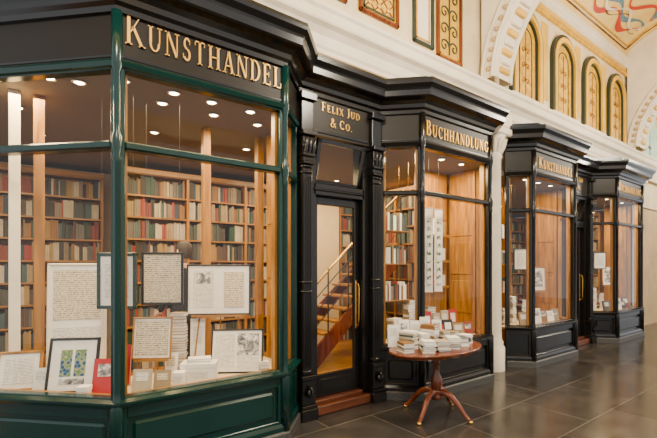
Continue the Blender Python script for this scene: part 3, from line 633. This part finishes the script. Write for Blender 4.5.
for (o,sd) in ((-1.46,1),(1.23,2),(4.74,3)):
    for i in range(6):
        x=o+0.16+i*0.225
        standing_book((x,0.24,PT+0.005),random.uniform(.15,.19),random.uniform(.2,.28),0.03,-20,12,random.choice(M_BOOKS+[M_PAPER]*8+[M_REDBK]*2),label=random.choice([M_PRINT,M_PAPER,M_ETCH]))
    bookstack((o+0.2,0.66,PT),9,0.2,0.14,10,PALE); bookstack((o+0.97,0.69,PT),13,0.16,0.13,-20); bookstack((o+0.5,0.66,PT),16,0.16,0.13,0,PALE)
    if sd>1:
        picture('framed_print_on_easel',0.34,0.46,(o+1.22,0.56,1.15),-40,3,M_WOOD,M_ETCH,support=('easel',1.15-PT))
        picture('framed_print',0.30,0.40,(o+0.75,0.60,1.55),-36,0,M_METALD,M_PRINT,mb_=0.2,support=('wire',1.55))
    else:
        for i in range(4): standing_book((o+0.66+i*0.19,0.46,PT+0.005),.12,random.uniform(.28,.4),0.02,-24,5,random.choice([M_PAPER,M_BOOKS[3],M_REDBK,M_BOOKS[5]]),label=M_PRINT)
    for z in (1.15,1.65,2.1):
        p=MB(); p.box(0,0.5,0,0.22,0,0.015,M_WOODX)
        for (ax,ay) in ((0.02,0.02),(0.48,0.02),(0.02,0.2),(0.48,0.2)): p.tube([(ax,ay,0),(ax,ay,3.11-z)],0.003,M_BRASS,6)
        x=0.03
        while x<0.44:
            w_=random.uniform(.02,.04); h_=random.uniform(.18,.26); p.box(x,x+w_-.002,0.04,0.19,0.015,0.015+h_,random.choice(M_BOOKS+[M_PAPER]*4)); x+=w_
        p.obj('hanging_bookshelf',None,(o-0.05,0.60,z))
# narrow print rack on the timber back of the bookshop window
for z in (1.28,1.68,2.08):
    p=MB(); p.box(0,0.62,0,0.09,0,0.014,M_WOODX); p.box(0,0.62,0,0.008,0.014,0.04,M_WOODX)
    x=0.03
    for wv in (.13,.16,.12,.14):
        h_=random.uniform(.18,.27); p.box(x,x+wv-.015,0.035,0.05,0.014,0.014+h_,random.choice([M_PAPER,M_PRINT,M_ETCH,M_REDBK,M_BOOKS[4],M_BOOKS[9]])); x+=wv
    p.obj('print_rack',None,(-0.56,0.752,z))
def banner(x,y,w,z0,z1,mt,rz=-36):
    p=MB(); n=14
    for i in range(n):
        a=z0+(z1-z0)*i/n; b=z0+(z1-z0)*(i+1)/n; fy=lambda z:0.01*math.sin(z*5)
        p.add([(-w/2,fy(a),a),(w/2,fy(a),a),(w/2,fy(b),b),(-w/2,fy(b),b)],[(0,1,2,3)],M_PAPER)
    p.box(-w*.24,w*.24,-0.016,-0.012,z0+.1,z1-.1,mt)
    p.tube([(-w/2-.01,0,z1),(w/2+.01,0,z1)],0.008,M_WOOD,6); p.tube([(-w/2-.01,0,z0),(w/2+.01,0,z0)],0.008,M_WOOD,6)
    p.tube([(0,0,z1),(0,0,3.11)],0.002,M_METALD,4)
    p.obj('hanging_scroll',None,(x,y,0),(0,0,math.radians(rz)))
M_GRTXT=script_mat('green_calligraphy',(0.82,0.78,0.68),(0.04,0.10,0.03),lines=9,thresh=0.5,nscale=30)
banner(-0.93,0.34,0.11,1.27,2.42,M_GRTXT); banner(-0.70,0.36,0.11,1.27,2.42,M_GRTXT)
# ---------------------------------------------------------------- staircase seen through the door
e=empty('staircase',(-2.25,1.5,0)); mb=MB()
for i in range(11):
    x=i*0.19; z=0.17*(i+1)
    mb.box(x,x+0.22,0,0.8,0.14+z-0.035,0.14+z,M_WOODX,bev=0.005)
for y in (0.0,0.8):
    mb.add([(0,y-0.02,0.14),(0.25,y-0.02,0.14),(2.1,y-0.02,1.80),(2.1,y-0.02,2.02),(0,y-0.02,0.25),(0,y+0.02,0.14),(0.25,y+0.02,0.14),(2.1,y+0.02,1.80),(2.1,y+0.02,2.02),(0,y+0.02,0.25)],[(0,1,2,3,4),(9,8,7,6,5),(0,1,6,5),(1,2,7,6),(2,3,8,7),(3,4,9,8),(4,0,5,9)],M_MAHO)
mb.obj('treads_and_stringers',e); mb=MB()
for k,h in enumerate((0.30,0.5,0.7,0.9)): mb.tube([(0.05+2.0*i/10,-0.02,0.28+h+1.72*(i/10)+0.05*math.sin(i/10*math.pi)) for i in range(11)],0.018 if k==3 else 0.008,M_BRASS if k==3 else M_METALD,8)
for i in range(6):
    x=0.08+i*0.38; mb.tube([(x,-0.02,0.25+x*0.86),(x,-0.02,1.20+x*0.86)],0.011,M_METALD,8)
mb.obj('brass_railing',e)
# ---------------------------------------------------------------- pedestal table with books
TX,TY=-1.72,-0.42
e=empty('pedestal_table',(TX,TY,0)); mb=MB()
TH_=0.75; a_,b_=0.64,0.37
mb.lathe([(0.90,-0.055),(0.93,-0.05),(0.93,-0.03),(0.985,-0.026),(1.0,-0.015),(0.99,-0.002),(0.97,0.0)],(0,0,TH_),M_MAHO,48,sx=a_,sy=b_)
mb.obj('oval_top',e); mb=MB()
mb.lathe([(0.06,0.18),(0.075,0.20),(0.06,0.235),(0.04,0.25),(0.055,0.30),(0.068,0.36),(0.055,0.42),(0.032,0.47),(0.03,0.56),(0.045,0.58),(0.035,0.60),(0.06,0.66),(0.09,0.695)],(0,0,0),M_MAHO,24)
mb.box(-0.2,0.2,-0.05,0.05,0.665,0.70,M_MAHO); mb.box(-0.05,0.05,-0.2,0.2,0.665,0.70,M_MAHO)
mb.obj('turned_column',e); mb=MB()
for k in range(4):
    a=math.radians(12+90*k); R=Matrix.Rotation(a,4,'Z')
    prof=[(0.03,0.25),(0.10,0.265),(0.18,0.235),(0.25,0.165),(0.31,0.085),(0.36,0.04),(0.385,0.03)]
    mb.tube([(x,0,z) for x,z in prof],[0.040,0.036,0.030,0.026,0.023,0.020,0.024],M_MAHO,10,R)
    mb.lathe([(0.012,0.0),(0.024,0.006),(0.026,0.018),(0.018,0.03)],(0.385,0,0),M_BRASS,12,R)
mb.obj('splayed_legs',e)
random.seed(21)
PALE2=PALE+[M_PAPER,M_BOOKS[10],M_BOOKS[5]]
for (dx,dy,n,w_,d_,rz,ms) in ((-0.47,0.02,5,.13,.17,-20,PALE2),(-0.31,0.12,9,.14,.18,15,PALE2),(-0.30,-0.13,5,.14,.18,-35,PALE2),(-0.13,0.12,7,.15,.19,-8,PALE2),(-0.11,-0.15,6,.15,.18,-28,PALE2),(0.05,0.13,10,.14,.18,10,PALE2),(0.08,-0.15,6,.15,.18,-40,PALE2),(0.23,0.12,7,.14,.18,5,M_BOOKS[:4]+PALE),(0.26,-0.12,5,.14,.18,-25,PALE2),(0.40,0.10,6,.12,.15,5,PALE2),(0.45,-0.06,4,.12,.15,20,PALE2)):
    bookstack((TX+dx,TY+dy,TH_+0.001),n,w_,d_,rz,ms,0.02)
for dx,dy,h,rz in ((-0.40,0.26,.24,-30),(-0.21,0.28,.28,-36),(-0.02,0.29,.25,-20),(0.15,0.29,.28,-40),(0.32,0.25,.24,-30)):
    standing_book((TX+dx,TY+dy,TH_+0.001),.12,h,.012,rz,4,M_PAPER,'display_card',random.choice([M_PRINT,M_ETCH]))
# ---------------------------------------------------------------- customer inside the shop
def person(loc,rz):
    e=empty('customer',loc); e.rotation_euler=(0,0,math.radians(rz))
    J={'pel':(0,0,.95,.15,.11),'ab':(0,.0,1.12,.14,.10),'ch':(0,.0,1.32,.17,.11),'nk':(0,.0,1.47,.06,.06),
       'sl':(-.17,0,1.41,.07,.07),'el':(-.24,.0,1.13,.05,.05),'wl':(-.20,-.16,.96,.035,.035),
       'sr':(.17,0,1.41,.07,.07),'er':(.24,.0,1.13,.05,.05),'wr':(.20,-.16,.96,.035,.035),
       'hl':(-.09,0,.88,.10,.10),'kl':(-.10,-.01,.50,.065,.065),'al':(-.11,.01,.09,.045,.045),'tl':(-.12,-.14,.04,.04,.03),
       'hr':(.09,0,.88,.10,.10),'kr':(.10,-.01,.50,.065,.065),'ar':(.11,.01,.09,.045,.045),'tr':(.12,-.14,.04,.04,.03)}
    E=[('pel','ab'),('ab','ch'),('ch','nk'),('ch','sl'),('sl','el'),('el','wl'),('ch','sr'),('sr','er'),('er','wr'),('pel','hl'),('hl','kl'),('kl','al'),('al','tl'),('pel','hr'),('hr','kr'),('kr','ar'),('ar','tr')]
    k=list(J); me=bpy.data.meshes.new('clothed_body'); me.from_pydata([J[n][:3] for n in k],[(k.index(a),k.index(b)) for a,b in E],[])
    me.materials.append(M_SOFT); o=bpy.data.objects.new('clothed_body',me); COL.objects.link(o); o.parent=e
    sk=o.modifiers.new('skin','SKIN'); sk.use_smooth_shade=True
    for i,n in enumerate(k):
        me.skin_vertices[0].data[i].radius=J[n][3:5]; me.skin_vertices[0].data[i].use_root=(n=='pel')
    o.modifiers.new('sub','SUBSURF').levels=1; o.modifiers['sub'].render_levels=2
    h=MB()
    h.lathe([(.045,-.09),(.05,-.06),(.055,.0),(.05,.03)],(0,0,1.50),M_SKIN,14)
    pr=[(.02,-.125),(.045,-.115),(.062,-.07),(.074,-.02),(.078,.03),(.07,.075),(.045,.108),(.01,.12)]
    h.lathe(pr,(0,-.005,1.66),M_SKIN,20,sy=1.18)
    h.lathe([(r+.012,z+.008) for r,z in pr[3:]],(0,.012,1.66),M_HAIR,20,sy=1.16); h.lathe([(r+.008,z) for r,z in pr[2:6]],(0,.022,1.65),M_HAIR,16,a0=0,a1=math.pi,sy=1.1)
    h.tube([(0,-.085,1.675),(0,-.115,1.645),(0,-.092,1.635)],[.008,.014,.01],M_SKIN,8)
    h.box(-.022,.022,-.092,-.08,1.600,1.608,M_RED)
    for sx_ in (-1,1):
        h.lathe([(.0,-.004),(.009,0),(.0,.006)],(sx_*.03,-.088,1.675),M_HAIR,8)
        h.tube([(sx_*.078,.01,1.69),(sx_*.09,.018,1.665),(sx_*.08,.01,1.635)],[.01,.013,.008],M_SKIN,8)
        wx=sx_*.20
        h.tube([(wx,-.16,.955),(wx*.97,-.20,.93),(wx*.95,-.235,.915)],[.026,.034,.026],M_SKIN,8)
        for q in range(4):
            fx=wx*.95+(q-1.5)*.017; h.tube([(fx,-.225,.918),(fx,-.262+.004*abs(q-1.5),.90),(fx,-.275+.004*abs(q-1.5),.875)],[.008,.008,.006],M_SKIN,6)
        h.tube([(wx*.95-sx_*.028,-.19,.93),(wx*.95-sx_*.05,-.22,.91),(wx*.95-sx_*.045,-.245,.90)],[.010,.009,.007],M_SKIN,6)
    h.obj('head_and_hands',e)
person((-3.84,1.60,0.14),200)
# ---------------------------------------------------------------- opposite arcade (reflected in the panes)
mb=MB()
for x in (-11,-7.4,-3.8,-0.2,3.4,7.0,10.6):
    mb.box(x-0.35,x+0.35,-5.9,-5.3,0,4.2,M_WHITE,bev=0.03); mb.box(x-0.42,x+0.42,-5.97,-5.23,0,0.4,M_PLINTH,bev=0.02); mb.box(x-0.45,x+0.45,-6.0,-5.2,4.0,4.3,M_WHITE,bev=0.03)
mb.box(-12,16,-5.9,-5.3,4.3,4.7,M_WHITE,bev=0.03); mb.obj('arcade_colonnade')
M_LG=mat('added_lantern_glass',(1,0.9,0.75),0.3,emit=6)  # glowing body of the added lanterns
for x in (-5.5,-1.5,3.6,9.5):  # lanterns added out of view to brighten the arches and ceiling
    p=MB(); p.tube([(0,0,0.5),(0,0,2.0)],0.012,M_BRASS,8)
    p.lathe([(0.04,-0.42),(0.14,-0.36),(0.2,-0.1),(0.2,0.12),(0.12,0.3),(0.04,0.42)],(0,0,0),M_LG,18)
    p.lathe([(0.21,-0.12),(0.22,-0.1),(0.21,-0.08)],(0,0,0),M_BRASS,18); p.lathe([(0.13,0.28),(0.10,0.38),(0.03,0.52)],(0,0,0),M_BRASS,14)
    p.obj('added_lantern',None,(x,YC,5.4))
    l=bpy.data.lights.new('lantern_fill_light','POINT'); l.energy=500; l.color=(1,0.88,0.68); l.shadow_soft_size=0.35  # fill light added below each lantern
    o=bpy.data.objects.new('lantern_fill_light',l); o.location=(x,YC,4.7); COL.objects.link(o)
# ---------------------------------------------------------------- world, camera
w=bpy.data.worlds.new('daylight'); S.world=w; w.use_nodes=True; bg=w.node_tree.nodes['Background']
bg.inputs['Color'].default_value=(0.94,0.97,1.0,1); bg.inputs['Strength'].default_value=1.4
cam=bpy.data.cameras.new('camera'); co=bpy.data.objects.new('camera',cam); COL.objects.link(co)
co.location=(-5.356,-3.329,1.645); co.rotation_euler=(math.radians(90),0,math.radians(-36.6))
cam.sensor_width=36; cam.lens=22.47; cam.shift_y=0.07; cam.clip_start=0.05
S.camera=co
